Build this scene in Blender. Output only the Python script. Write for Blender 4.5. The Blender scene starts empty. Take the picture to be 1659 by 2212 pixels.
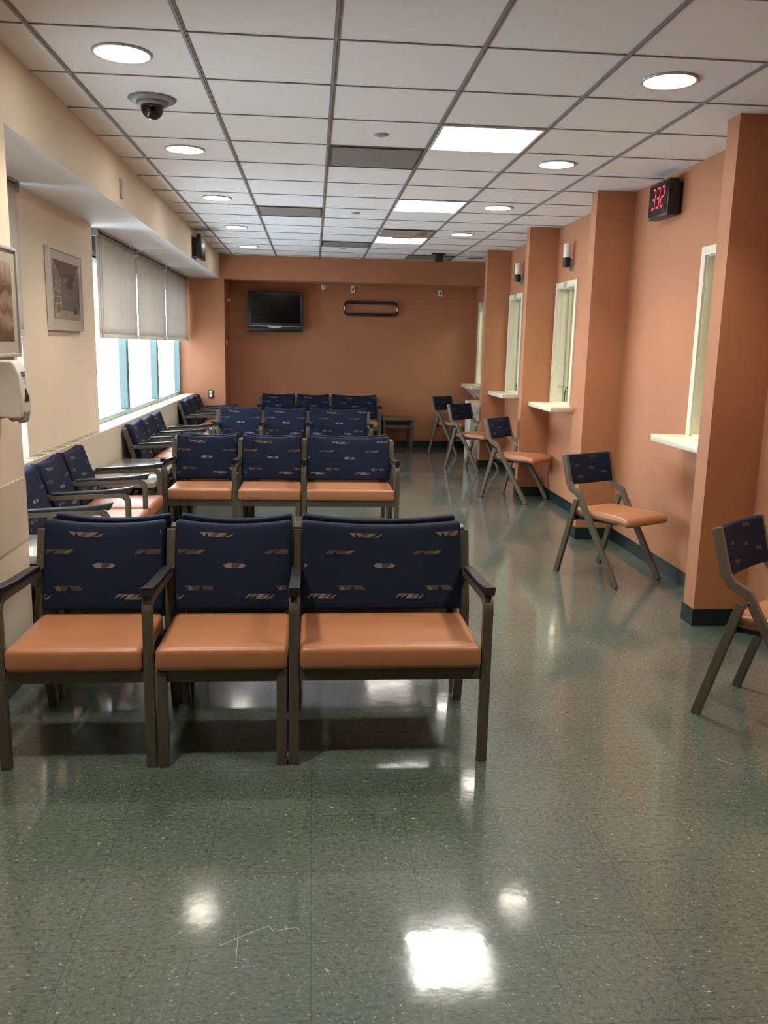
import bpy, bmesh, math, random
from mathutils import Vector, Matrix
random.seed(7)
sc = bpy.context.scene
COL = sc.collection
PI = math.pi

# ------------------------------------------------------------------ materials
def new_mat(name):
    m = bpy.data.materials.new(name); m.use_nodes = True
    nt = m.node_tree
    return m, nt, nt.nodes['Principled BSDF']

def mat(name, col, rough=0.5, metal=0.0, spec=0.5, var=0.0, scale=8.0, stretch=(1, 1, 1), bump=0.0, bscale=60.0, coat=0.0, col2=None, coords='Object', detail=4.0):
    """Principled with an optional noise variation between two tones and a fine bump."""
    m, nt, b = new_mat(name)
    b.inputs['Base Color'].default_value = (*col, 1)
    b.inputs['Roughness'].default_value = rough
    b.inputs['Metallic'].default_value = metal
    b.inputs['Specular IOR Level'].default_value = spec
    b.inputs['Coat Weight'].default_value = coat
    if var > 0 or bump > 0 or col2:
        tc = nt.nodes.new('ShaderNodeTexCoord'); mp = nt.nodes.new('ShaderNodeMapping')
        mp.inputs['Scale'].default_value = stretch
        nt.links.new(tc.outputs[coords], mp.inputs['Vector'])
    if var > 0 or col2:
        n = nt.nodes.new('ShaderNodeTexNoise'); n.inputs['Scale'].default_value = scale; n.inputs['Detail'].default_value = detail
        nt.links.new(mp.outputs[0], n.inputs['Vector'])
        r = nt.nodes.new('ShaderNodeValToRGB')
        r.color_ramp.elements[0].position = 0.32; r.color_ramp.elements[1].position = 0.68
        if col2 is None:
            r.color_ramp.elements[0].color = (*[c * (1 - var) for c in col], 1)
            r.color_ramp.elements[1].color = (*[min(1, c * (1 + var)) for c in col], 1)
        else:
            r.color_ramp.elements[0].color = (*col, 1); r.color_ramp.elements[1].color = (*col2, 1)
        nt.links.new(n.outputs['Fac'], r.inputs[0]); nt.links.new(r.outputs[0], b.inputs['Base Color'])
    if bump > 0:
        n2 = nt.nodes.new('ShaderNodeTexNoise'); n2.inputs['Scale'].default_value = bscale; n2.inputs['Detail'].default_value = 3
        nt.links.new(mp.outputs[0], n2.inputs['Vector'])
        bp = nt.nodes.new('ShaderNodeBump'); bp.inputs['Strength'].default_value = bump; bp.inputs['Distance'].default_value = 0.002
        nt.links.new(n2.outputs['Fac'], bp.inputs['Height']); nt.links.new(bp.outputs[0], b.inputs['Normal'])
    return m

def emit(name, col, strength):
    m, nt, b = new_mat(name)
    b.inputs['Base Color'].default_value = (*col, 1)
    b.inputs['Emission Color'].default_value = (*col, 1)
    b.inputs['Emission Strength'].default_value = strength
    b.inputs['Roughness'].default_value = 0.6
    return m

def glass(name, tint, refl=1.0):
    m = bpy.data.materials.new(name); m.use_nodes = True; nt = m.node_tree; nt.nodes.clear()
    o = nt.nodes.new('ShaderNodeOutputMaterial'); mx = nt.nodes.new('ShaderNodeMixShader')
    t = nt.nodes.new('ShaderNodeBsdfTransparent'); t.inputs[0].default_value = (*tint, 1)
    g = nt.nodes.new('ShaderNodeBsdfGlossy'); g.inputs['Roughness'].default_value = 0.02
    f = nt.nodes.new('ShaderNodeFresnel'); f.inputs[0].default_value = 1.5
    ge = nt.nodes.new('ShaderNodeNewGeometry'); mr = nt.nodes.new('ShaderNodeMapRange')
    mr.inputs[3].default_value = 1.5; mr.inputs[4].default_value = 1 / 1.5
    nt.links.new(ge.outputs['Backfacing'], mr.inputs[0]); nt.links.new(mr.outputs[0], f.inputs[0])
    nt.links.new(f.outputs[0], mx.inputs[0]); nt.links.new(t.outputs[0], mx.inputs[1]); nt.links.new(g.outputs[0], mx.inputs[2])
    nt.links.new(mx.outputs[0], o.inputs[0])
    return m

def floor_mat():
    m, nt, b = new_mat('vinyl_floor_tile')
    N = nt.nodes.new; L = nt.links.new
    tc = N('ShaderNodeTexCoord')
    sep = N('ShaderNodeSeparateXYZ'); L(tc.outputs['Object'], sep.inputs[0])
    def math_(op, a, bb=None):
        n = N('ShaderNodeMath'); n.operation = op
        for i, v in enumerate((a, bb)):
            if v is None: continue
            if isinstance(v, (int, float)): n.inputs[i].default_value = v
            else: L(v, n.inputs[i])
        return n.outputs[0]
    # tile index and in-tile coordinate, 12 inch tiles
    tx = math_('DIVIDE', math_('SUBTRACT', sep.outputs[0], 0.004), 0.3048)
    ty = math_('DIVIDE', math_('SUBTRACT', sep.outputs[1], 1.954), 0.3048)
    ix = math_('FLOOR', tx); iy = math_('FLOOR', ty)
    fx = math_('FRACT', tx); fy = math_('FRACT', ty)
    ex = math_('MINIMUM', fx, math_('SUBTRACT', 1.0, fx)); ey = math_('MINIMUM', fy, math_('SUBTRACT', 1.0, fy))
    e = math_('MINIMUM', ex, ey)
    seam = math_('LESS_THAN', e, 0.0042)
    # per tile random value and grain direction (quarter turned)
    cv = N('ShaderNodeCombineXYZ'); L(ix, cv.inputs[0]); L(iy, cv.inputs[1])
    wn = N('ShaderNodeTexWhiteNoise'); wn.noise_dimensions = '2D'; L(cv.outputs[0], wn.inputs['Vector'])
    par = math_('MULTIPLY', math_('MODULO', math_('ABSOLUTE', math_('ADD', ix, iy)), 2.0), 0.55)
    def flecks(seed, scale, lo, hi, stretch):
        va = N('ShaderNodeMapping'); va.inputs['Location'].default_value = (seed, seed * 1.7, 0); va.inputs['Scale'].default_value = (1, stretch, 1)
        vb = N('ShaderNodeMapping'); vb.inputs['Location'].default_value = (seed * 2.1, seed, 0); vb.inputs['Scale'].default_value = (stretch, 1, 1)
        L(tc.outputs['Object'], va.inputs[0]); L(tc.outputs['Object'], vb.inputs[0])
        mx = N('ShaderNodeMix'); mx.data_type = 'VECTOR'; L(par, mx.inputs[0]); L(va.outputs[0], mx.inputs[4]); L(vb.outputs[0], mx.inputs[5])
        n = N('ShaderNodeTexNoise'); n.inputs['Scale'].default_value = scale; n.inputs['Detail'].default_value = 2.5; n.inputs['Roughness'].default_value = 0.6
        L(mx.outputs[1], n.inputs['Vector'])
        mr = N('ShaderNodeMapRange'); mr.inputs[1].default_value = lo; mr.inputs[2].default_value = hi
        L(n.outputs['Fac'], mr.inputs[0]); return mr.outputs[0]
    base = N('ShaderNodeMix'); base.data_type = 'RGBA'
    base.inputs[6].default_value = (0.072, 0.104, 0.088, 1); base.inputs[7].default_value = (0.084, 0.117, 0.099, 1)
    L(wn.outputs['Value'], base.inputs[0])
    def over(prev, fac, colr, k):
        mx = N('ShaderNodeMix'); mx.data_type = 'RGBA'
        L(math_('MULTIPLY', fac, k), mx.inputs[0]); L(prev, mx.inputs[6]); mx.inputs[7].default_value = (*colr, 1)
        return mx.outputs[2]
    c = base.outputs[2]
    big = N('ShaderNodeTexNoise'); big.inputs['Scale'].default_value = 1.3; big.inputs['Detail'].default_value = 3
    L(tc.outputs['Object'], big.inputs['Vector'])
    mr = N('ShaderNodeMapRange'); mr.inputs[1].default_value = 0.4; mr.inputs[2].default_value = 0.7; L(big.outputs['Fac'], mr.inputs[0])
    c = over(c, mr.outputs[0], (0.135, 0.168, 0.142), 0.6)
    c = over(c, flecks(3.1, 42, 0.50, 0.68, 2.0), (0.030, 0.048, 0.040), 0.75)
    c = over(c, flecks(9.4, 55, 0.54, 0.70, 2.0), (0.20, 0.24, 0.21), 0.65)
    c = over(c, flecks(17.3, 55, 0.645, 0.67, 2.2), (0.012, 0.02, 0.016), 0.85)
    c = over(c, flecks(23.9, 58, 0.675, 0.70, 2.0), (0.58, 0.60, 0.52), 0.9)
    c = over(c, seam, (0.025, 0.034, 0.028), 0.6)
    L(c, b.inputs['Base Color'])
    b.inputs['Roughness'].default_value = 0.42
    b.inputs['Specular IOR Level'].default_value = 0.35
    b.inputs['Coat Weight'].default_value = 1.0; b.inputs['Coat IOR'].default_value = 1.55
    # the wax coat is scuffed in patches
    sc_ = N('ShaderNodeTexNoise'); sc_.inputs['Scale'].default_value = 5.5; sc_.inputs['Detail'].default_value = 6
    L(tc.outputs['Object'], sc_.inputs['Vector'])
    mr2 = N('ShaderNodeMapRange'); mr2.inputs[1].default_value = 0.35; mr2.inputs[2].default_value = 0.75; mr2.inputs[3].default_value = 0.06; mr2.inputs[4].default_value = 0.15
    L(sc_.outputs['Fac'], mr2.inputs[0]); L(mr2.outputs[0], b.inputs['Coat Roughness'])
    wv = N('ShaderNodeTexNoise'); wv.inputs['Scale'].default_value = 14; wv.inputs['Detail'].default_value = 3
    L(tc.outputs['Object'], wv.inputs['Vector'])
    bp = N('ShaderNodeBump'); bp.inputs['Strength'].default_value = 0.07; bp.inputs['Distance'].default_value = 0.004
    L(wv.outputs['Fac'], bp.inputs['Height']); L(bp.outputs[0], b.inputs['Coat Normal'])
    return m

def art_sepia():
    """sepia landscape: sky, hazy tree masses, bright river bank, dark foreground"""
    m, nt, b = new_mat('sepia_landscape_print')
    N = nt.nodes.new; L = nt.links.new
    tc = N('ShaderNodeTexCoord'); mp = N('ShaderNodeMapping'); mp.inputs['Scale'].default_value = (1, 1, 1)
    L(tc.outputs['Object'], mp.inputs[0])
    n = N('ShaderNodeTexNoise'); n.inputs['Scale'].default_value = 16; n.inputs['Detail'].default_value = 6
    L(mp.outputs[0], n.inputs['Vector'])
    sp = N('ShaderNodeSeparateXYZ'); L(tc.outputs['Object'], sp.inputs[0])
    ad = N('ShaderNodeMath'); ad.operation = 'MULTIPLY_ADD'; L(n.outputs['Fac'], ad.inputs[0]); ad.inputs[1].default_value = 0.14; L(sp.outputs[2], ad.inputs[2])
    mr = N('ShaderNodeMapRange'); mr.inputs[1].default_value = -0.10; mr.inputs[2].default_value = 0.24; L(ad.outputs[0], mr.inputs[0])
    r = N('ShaderNodeValToRGB'); cr = r.color_ramp
    stops = [(0.0, (.10, .065, .05)), (.14, (.17, .11, .09)), (.28, (.52, .37, .29)), (.40, (.22, .14, .11)), (.52, (.50, .36, .28)), (.62, (.17, .10, .08)), (.78, (.30, .19, .15)), (.9, (.60, .44, .36)), (1.0, (.66, .50, .41))]
    cr.elements[0].position = 0; cr.elements[0].color = (*stops[0][1], 1); cr.elements[1].position = 1; cr.elements[1].color = (*stops[-1][1], 1)
    for p, c in stops[1:-1]:
        e = cr.elements.new(p); e.color = (*c, 1)
    L(mr.outputs[0], r.inputs[0]); L(r.outputs[0], b.inputs['Base Color'])
    b.inputs['Roughness'].default_value = 0.25
    return m

M = {}
M['orange'] = mat('orange_wall_paint', (.46, .205, .108), .62, spec=.3, var=.03, scale=3, bump=.10, bscale=180)
M['cream'] = mat('cream_wall_paint', (.78, .685, .55), .6, spec=.3, var=.02, scale=3, bump=.06, bscale=180)
M['soffit'] = mat('daylit_soffit_tint', (.66, .66, .68), .6, spec=.3)  # cool tone stands in for window light on the beam underside
M['panel_beige'] = mat('beige_wall_guard', (.66, .57, .455), .5, var=.03, scale=5)
M['ceil'] = mat('ceiling_tile', (.84, .86, .89), .85, spec=.2, var=.025, scale=120, bump=.25, bscale=240)
M['tbar'] = mat('ceiling_grid_grey', (.27, .26, .265), .55, spec=.3)
M['floor'] = floor_mat()
M['scuff'] = mat('pale_floor_scratch', (.34, .37, .33), .5)
M['base'] = mat('black_green_vinyl_base', (.008, .020, .020), .32, var=.2, scale=6)
M['navy'] = mat('navy_upholstery', (.0055, .0120, .035), .75, spec=.2, var=.10, scale=1.0, stretch=(4, 4, 160), bump=.25, bscale=260)
M['motif_tan'] = mat('tan_woven_motif', (.165, .125, .075), .75)
M['motif_brown'] = mat('brown_woven_motif', (.048, .038, .036), .75)
M['motif_light'] = mat('grey_woven_motif', (.17, .165, .175), .75)
M['vinyl'] = mat('orange_seat_vinyl', (.43, .185, .090), .33, spec=.6, var=.04, scale=12, bump=.25, bscale=420)
M['wood'] = mat('taupe_stained_wood', (.095, .082, .060), .42, spec=.45, var=.12, scale=14, stretch=(6, 6, .7))
M['wood_f'] = mat('taupe_folding_wood', (.115, .094, .064), .42, spec=.45, var=.07, scale=14, stretch=(6, 6, .7))
M['pad'] = mat('black_arm_pad', (.010, .011, .016), .38, spec=.5)
M['laminate'] = mat('grey_wood_laminate', (.34, .305, .28), .22, spec=.6, col2=(.40, .365, .34), scale=2.2, stretch=(10, 1.2, 1), coat=1.0, detail=1.0)
M['laminate_b'] = mat('brown_wood_laminate', (.105, .074, .048), .35, spec=.5, col2=(.145, .104, .066), scale=3, stretch=(1.2, 14, 1), detail=1.0)
M['black'] = mat('black_plastic', (.010, .010, .011), .35)
M['black_rough'] = mat('black_metal', (.012, .011, .011), .5)
M['tvframe'] = mat('tv_bezel', (.022, .028, .034), .35)
M['screen'] = mat('tv_screen', (.002, .002, .003), .12, spec=.4)
M['silver'] = mat('silver_metal', (.55, .55, .56), .3, metal=.9)
M['alu'] = mat('brushed_aluminium_frame', (.62, .61, .60), .35, metal=.4)
M['whitep'] = mat('white_plastic', (.80, .79, .76), .35)
M['greyp'] = mat('grey_plastic', (.36, .35, .33), .45)
M['darkgrey'] = mat('dark_grey_plastic', (.05, .05, .05), .45)
M['ventgrey'] = mat('vent_grey', (.15, .145, .135), .55)
M['ventslot'] = mat('vent_slot_dark', (.06, .058, .054), .7)
M['trimring'] = mat('light_trim_ring', (.50, .49, .48), .35, metal=.3)
M['counter'] = mat('cream_laminate_shelf', (.78, .73, .60), .35)
M['frame_cream'] = mat('cream_window_casing', (.74, .70, .57), .45)
M['teal'] = mat('teal_grey_aluminium', (.17, .25, .255), .35, metal=.2)
M['header'] = mat('shadow_dark_header', (.018, .013, .010), .7)  # near-black colour paints in the shadow above the glass
M['shade'] = None
M['matboard'] = mat('picture_mat_board', (.62, .555, .50), .7)
M['sepia'] = art_sepia()
M['bin_body'] = mat('cream_bin_plastic', (.60, .55, .45), .45)
M['bin_lid'] = mat('cream_bin_lid', (.78, .72, .58), .4)
M['liner'] = mat('clear_bin_liner', (.62, .62, .62), .3, var=.25, scale=20, bump=.6, bscale=40)
M['cover'] = mat('cream_radiator_enamel', (.66, .60, .49), .4, spec=.4)
M['slot'] = mat('radiator_slot_dark', (.07, .065, .055), .8)
M['led'] = emit('red_led', (1.0, .03, .065), .85)
M['down'] = emit('downlight_diffuser', (1.0, .93, .80), 11.0)
M['troffer'] = emit('troffer_lens', (1.0, .965, .90), 13.0)
M['troffer_dim'] = emit('dimmed_troffer_lens', (1.0, .94, .84), 3.5)  # emission set low to keep the back wall dark
M['officelamp'] = emit('office_lens', (1.0, .95, .80), 10.0)
M['glass'] = glass('clear_window_glass', (.96, .99, .985))
M['glass_g'] = glass('green_service_glass', (.80, .87, .74))
M['office'] = mat('office_wall_paint', (.66, .66, .52), .7)
M['purple'] = mat('purple_logo', (.07, .035, .30), .4)
M['white'] = mat('white_ink', (.85, .85, .85), .5)
M['ink'] = mat('grey_ink', (.25, .25, .25), .5)
M['amber'] = mat('dark_sight_window', (.045, .035, .022), .15)
M['stain'] = mat('stained_lens_plastic', (.36, .33, .29), .5, var=.12, scale=7)
M['rust'] = mat('rust_stain', (.24, .14, .075), .7, var=.3, scale=30)
M['dome'] = mat('smoked_dome', (.006, .006, .007), .06, spec=.6)
M['greymetal'] = mat('grey_camera_ring', (.27, .27, .28), .4)
M['a_ceil'] = mat('print_umber', (.115, .088, .075), .6)
M['a_dark'] = mat('print_dark', (.07, .062, .058), .6)
M['a_mid'] = mat('print_taupe', (.20, .165, .15), .6, var=.15, scale=30)
M['a_blue'] = mat('print_slate', (.13, .15, .165), .6)
M['a_white'] = mat('print_white', (.42, .39, .37), .6)
M['a_tan'] = mat('print_sand', (.36, .30, .23), .6)
M['a_rust'] = mat('print_rust', (.28, .13, .08), .6)

def shade_mat():
    m, nt, b = new_mat('grey_beige_shade_cloth')
    N = nt.nodes.new; L = nt.links.new
    tc = N('ShaderNodeTexCoord'); mp = N('ShaderNodeMapping'); mp.inputs['Scale'].default_value = (1, 14, .25)
    L(tc.outputs['Object'], mp.inputs[0])
    n = N('ShaderNodeTexNoise'); n.inputs['Scale'].default_value = 1.6; n.inputs['Detail'].default_value = 4; L(mp.outputs[0], n.inputs['Vector'])
    r = N('ShaderNodeValToRGB'); r.color_ramp.elements[0].position = .35; r.color_ramp.elements[1].position = .7
    r.color_ramp.elements[0].color = (.66, .63, .58, 1); r.color_ramp.elements[1].color = (.73, .70, .65, 1)
    L(n.outputs['Fac'], r.inputs[0]); L(r.outputs[0], b.inputs['Base Color'])
    b.inputs['Roughness'].default_value = .8
    t = N('ShaderNodeBsdfTranslucent'); t.inputs[0].default_value = (.55, .52, .48, 1)
    mx = N('ShaderNodeMixShader'); mx.inputs[0].default_value = .25
    out = nt.nodes['Material Output']
    L(b.outputs[0], mx.inputs[1]); L(t.outputs[0], mx.inputs[2]); L(mx.outputs[0], out.inputs[0])
    return m
M['shade'] = shade_mat()

# ------------------------------------------------------------------ mesh helpers
def BM(): return bmesh.new()

def box(bm, x0, x1, y0, y1, z0, z1, mi=0):
    vs = [bm.verts.new((x, y, z)) for x in (x0, x1) for y in (y0, y1) for z in (z0, z1)]
    fs = []
    for q in ((0, 1, 3, 2), (4, 6, 7, 5), (0, 4, 5, 1), (2, 3, 7, 6), (0, 2, 6, 4), (1, 5, 7, 3)):
        f = bm.faces.new([vs[i] for i in q]); f.material_index = mi; fs.append(f)
    return vs, fs

def quad(bm, pts, mi=0):
    f = bm.faces.new([bm.verts.new(p) for p in pts]); f.material_index = mi; return f

def rbox(bm, x0, x1, y0, y1, z0, z1, r=.01, seg=3, mi=0, cuts=(1, 1, 1), fn=None):
    """rounded, subdivided box, optionally deformed by fn(x, y, z)"""
    t = bmesh.new()
    nx, ny, nz = cuts
    box(t, x0, x1, y0, y1, z0, z1)
    for ax, n, a, b in ((0, nx, x0, x1), (1, ny, y0, y1), (2, nz, z0, z1)):
        for i in range(1, n):
            co = [0, 0, 0]; no = [0, 0, 0]; co[ax] = a + (b - a) * i / n; no[ax] = 1
            bmesh.ops.bisect_plane(t, geom=t.verts[:] + t.edges[:] + t.faces[:], plane_co=co, plane_no=no)
    t.normal_update()
    sharp = [e for e in t.edges if len(e.link_faces) == 2 and e.calc_face_angle(0) > .5]
    bmesh.ops.bevel(t, geom=sharp, offset=r, segments=seg, affect='EDGES', profile=.5)
    bmesh.ops.recalc_face_normals(t, faces=t.faces[:])
    vm = {}
    for v in t.verts:
        p = v.co if fn is None else fn(*v.co)
        vm[v] = bm.verts.new(p)
    for f in t.faces:
        nf = bm.faces.new([vm[v] for v in f.verts]); nf.material_index = mi; nf.smooth = True
    t.free()

def fillet(path, r, n=6):
    """round the inner corners of a 2D path"""
    out = [Vector(path[0])]
    for i in range(1, len(path) - 1):
        p, a, b = Vector(path[i]), Vector(path[i - 1]), Vector(path[i + 1])
        u, v = (a - p).normalized(), (b - p).normalized()
        ang = u.angle(v)
        d = min(r / math.tan(ang / 2), (a - p).length * .48, (b - p).length * .48)
        rr = d * math.tan(ang / 2)
        c = p + (u + v).normalized() * (rr / math.sin(ang / 2))
        s, e = p + u * d - c, p + v * d - c
        for k in range(n + 1):
            q = s.lerp(e, k / n)
            out.append(c + q.normalized() * rr)
    out.append(Vector(path[-1]))
    return out

def ribbon(bm, path, th, x0, x1, mi=0, th1=None):
    """sweep a rectangular bar along a path in the y-z plane between x0 and x1"""
    P = [Vector(p) for p in path]; n = len(P); rings = []
    for i, p in enumerate(P):
        d0 = (P[i] - P[i - 1]).normalized() if i else None
        d1 = (P[i + 1] - P[i]).normalized() if i < n - 1 else None
        d = (d0 + d1).normalized() if d0 and d1 else (d0 or d1)
        nrm = Vector((-d[1], d[0]))
        k = 1.0 / max(.3, (nrm.dot(Vector((-(d1 or d0)[1], (d1 or d0)[0])))))
        t = th if th1 is None else th + (th1 - th) * i / (n - 1)
        a, b = p + nrm * t / 2 * k, p - nrm * t / 2 * k
        rings.append([bm.verts.new((x0, a[0], a[1])), bm.verts.new((x1, a[0], a[1])), bm.verts.new((x1, b[0], b[1])), bm.verts.new((x0, b[0], b[1]))])
    for i in range(n - 1):
        for k in range(4):
            f = bm.faces.new((rings[i][k], rings[i][(k + 1) % 4], rings[i + 1][(k + 1) % 4], rings[i + 1][k])); f.material_index = mi
    bm.faces.new(rings[0][::-1]).material_index = mi; bm.faces.new(rings[-1]).material_index = mi

def bar(bm, a, b, w, h, mi=0, up=(0, 0, 1)):
    """straight bar from a to b, w wide (sideways), h tall"""
    a, b = Vector(a), Vector(b); d = (b - a).normalized(); s = d.cross(Vector(up)).normalized(); u = s.cross(d).normalized()
    v = [bm.verts.new(p + s * w / 2 * i + u * h / 2 * j) for p in (a, b) for i, j in ((-1, -1), (1, -1), (1, 1), (-1, 1))]
    for q in ((0, 1, 2, 3), (7, 6, 5, 4), (0, 4, 5, 1), (1, 5, 6, 2), (2, 6, 7, 3), (3, 7, 4, 0)):
        bm.faces.new([v[i] for i in q]).material_index = mi

def tube(bm, pts, r, seg=8, closed=False, mi=0):
    P = [Vector(p) for p in pts]; n = len(P); rings = []
    for i, p in enumerate(P):
        a = P[i - 1] if (i or closed) else P[i]; b = P[(i + 1) % n] if (i < n - 1 or closed) else P[i]
        d = (b - a).normalized(); ref = Vector((0, 0, 1)) if abs(d.z) < .9 else Vector((1, 0, 0))
        s = d.cross(ref).normalized(); u = s.cross(d)
        rings.append([bm.verts.new(p + s * r * math.cos(2 * PI * k / seg) + u * r * math.sin(2 * PI * k / seg)) for k in range(seg)])
    for i in range(n if closed else n - 1):
        A, B = rings[i], rings[(i + 1) % n]
        for k in range(seg):
            f = bm.faces.new((A[k], A[(k + 1) % seg], B[(k + 1) % seg], B[k])); f.smooth = True; f.material_index = mi
    if not closed:
        bm.faces.new(rings[0][::-1]); bm.faces.new(rings[-1])

def lathe(bm, prof, c=(0, 0, 0), seg=32, mi=0, axis='z'):
    """revolve (r, h) about the axis; r=0 ends close"""
    def pt(r, h, k):
        x, y = r * math.cos(2 * PI * k / seg), r * math.sin(2 * PI * k / seg)
        v = {'z': (x, y, h), 'x': (h, x, y), 'y': (y, h, x)}[axis]
        return (v[0] + c[0], v[1] + c[1], v[2] + c[2])
    rings = []
    for r, h in prof:
        rings.append([bm.verts.new(pt(0, h, 0))] if r < 1e-6 else [bm.verts.new(pt(r, h, k)) for k in range(seg)])
    for A, B in zip(rings, rings[1:]):
        for k in range(seg):
            q = [A[k % len(A)], A[(k + 1) % len(A)], B[(k + 1) % len(B)], B[k % len(B)]]
            u = []
            for v in q:
                if v not in u: u.append(v)
            if len(u) > 2:
                f = bm.faces.new(u); f.smooth = True; f.material_index = mi

def prism(bm, poly, fn, a, b, mi=0):
    """extrude a 2D polygon from a to b; fn(u, v, t) maps to space"""
    A = [bm.verts.new(fn(u, v, a)) for u, v in poly]; B = [bm.verts.new(fn(u, v, b)) for u, v in poly]
    n = len(poly)
    bm.faces.new(A[::-1]).material_index = mi; bm.faces.new(B).material_index = mi
    for i in range(n):
        bm.faces.new((A[i], A[(i + 1) % n], B[(i + 1) % n], B[i])).material_index = mi

def link(name, bm, mats, parent=None, bevel=0, smooth=None, fix=True, seam=None):
    me = bpy.data.meshes.new(name)
    if fix: bmesh.ops.recalc_face_normals(bm, faces=bm.faces[:])
    bm.to_mesh(me); bm.free()
    for m in (mats if isinstance(mats, (list, tuple)) else [mats]): me.materials.append(m)
    if smooth: me.shade_smooth(); me.set_sharp_from_angle(angle=smooth)
    o = bpy.data.objects.new(name, me); COL.objects.link(o)
    if parent: o.parent = parent
    if bevel:
        b = o.modifiers.new('edge', 'BEVEL'); b.width = bevel; b.segments = 2; b.limit_method = 'ANGLE'
        if seam is not None:
            at = me.attributes.new('bevel_weight_edge', 'FLOAT', 'EDGE')
            for e in me.edges:
                p, q = (me.vertices[i].co for i in e.vertices)
                at.data[e.index].value = 0.0 if abs(p.z - seam) < .002 and abs(q.z - seam) < .002 else 1.0
            b.limit_method = 'WEIGHT'
    return o

def tag(o, label, cat, group=None):
    o['label'] = label; o['category'] = cat
    if group: o['group'] = group
    return o

def thing(name, label, cat, loc=(0, 0, 0), rz=0, group=None):
    o = bpy.data.objects.new(name, None); COL.objects.link(o); o.empty_display_size = .1
    o.location = loc; o.rotation_euler = (0, 0, rz)
    return tag(o, label, cat, group)

def structure(name, bm, mats, parent=None, **k):
    o = link(name, bm, mats, parent, **k)
    if not parent: o['kind'] = 'structure'
    return o

def kids(o): return [c for c in bpy.data.objects if c.parent == o]
def dup(root, loc, rz=0, label=None, group=None):
    pairs = {c: [g for g in kids(c)] for c in kids(root)}
    r = root.copy(); COL.objects.link(r); r.location = loc; r.rotation_euler = (0, 0, rz)
    if label: r['label'] = label
    if group: r['group'] = group
    for c, gs in pairs.items():
        d = c.copy(); COL.objects.link(d); d.parent = r
        for g in gs:
            e = g.copy(); COL.objects.link(e); e.parent = d
    return r

# ------------------------------------------------------------------ dimensions
CH = 2.738                     # ceiling height
XB = -1.30                     # column and beam face
XPIER = -1.74
XW = -1.90                     # window plane
XP, XN = 2.17, 2.47            # pillar face, niche wall
YB, YBW = 12.36, 13.05         # back beam face, back wall
YN = -5.0                      # wall behind
GX = [-1.122 + i * .6048 for i in range(6)]
def GY(j): return 3.709 + j * .6096

# ------------------------------------------------------------------ shell
bm = BM(); quad(bm, [(-2.3, YN, 0), (2.62, YN, 0), (2.62, 13.2, 0), (-2.3, 13.2, 0)]); 
def scratch(bm_, pts, wd):
    P = [Vector((*p, .0004)) for p in pts]
    for a_, b__ in zip(P, P[1:]):
        d_ = (b__ - a_).normalized(); n_ = Vector((-d_.y, d_.x, 0)) * wd / 2
        quad(bm_, [a_ - n_, b__ - n_, b__ + n_, a_ + n_], 1)
for pts_, wd_ in (([(-.236, 1.955), (-.163, 1.998), (-.11, 2.028), (-.094, 2.005), (-.035, 2.018), (-.025, 2.005)], .0022), ([(-.188, 2.014), (-.184, 1.893)], .0016), ([(-.30, 2.045), (-.36, 1.995)], .0016),
                  ([(.333, 2.533), (.347, 2.535)], .008), ([(.694, 2.085), (.702, 2.080)], .008), ([(1.558, 2.908), (1.578, 2.872), (1.597, 2.848)], .004), ([(1.510, 6.64), (1.520, 6.642)], .01), ([(.04, 1.86), (.048, 1.85)], .006)):
    scratch(bm, pts_, wd_)
structure('floor', bm, [M['floor'], M['scuff']], fix=False)
bm = BM(); box(bm, -2.3, 2.62, YN - .1, 13.2, CH, CH + .08); structure('ceiling', bm, M['ceil'])
# ceiling grid of T bars
bm = BM()
for x in GX: box(bm, x - .0105, x + .0105, YN, YB, CH - .006, CH + .01)
for x in GX: box(bm, x - .004, x + .004, YN, YB, CH - .009, CH - .006)
for j in range(-14, 15):
    y = GY(j)
    if y < YB - .02: box(bm, XB, XN, y - .0045, y + .0045, CH - .0045, CH + .01)
structure('trim_1', bm, M['tbar'])

# left side: near wall/column, pier, sill wall, beam
bm = BM(); box(bm, -2.3, XB, YN, 3.92, 0, CH); structure('wall_left', bm, M['cream'])
bm = BM(); box(bm, -1.955, XPIER, 5.35, 7.12, 0, 2.415); structure('wall_left_pier', bm, M['cream'])
bm = BM()
box(bm, -1.955, -1.80, 3.92, 5.35, 0, .80); box(bm, -1.955, -1.80, 7.12, YB, 0, .80)
structure('wall_left_sill', bm, M['cream'])
bm = BM(); v, f = box(bm, -1.955, XB, 3.92, YB, 2.415, CH)
for ff in f:
    if abs(ff.calc_center_median().z - 2.415) < 1e-4: ff.material_index = 1
structure('wall_left_beam', bm, [M['cream'], M['soffit']])
# beige guard strip on the column with its fine edges
bm = BM(); box(bm, XB, XB + .004, YN, 3.921, .632, .915); structure('trim_2', bm, M['panel_beige'])
# back: pilaster, beam, wall
bm = BM(); box(bm, -1.955, -1.24, YB, 13.2, 0, CH); structure('wall_back_pilaster', bm, M['orange'])
bm = BM(); box(bm, -1.24, 2.62, YB + .002, 13.2, 2.41, CH); structure('wall_back_beam', bm, M['orange'])
bm = BM(); box(bm, -1.24, 2.62, YBW, 13.2, 0, 2.41); structure('wall_back', bm, M['orange'])
bm = BM(); box(bm, XB, 2.62, YN - .1, YN, 0, CH); structure('wall_near', bm, M['cream'])
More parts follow.
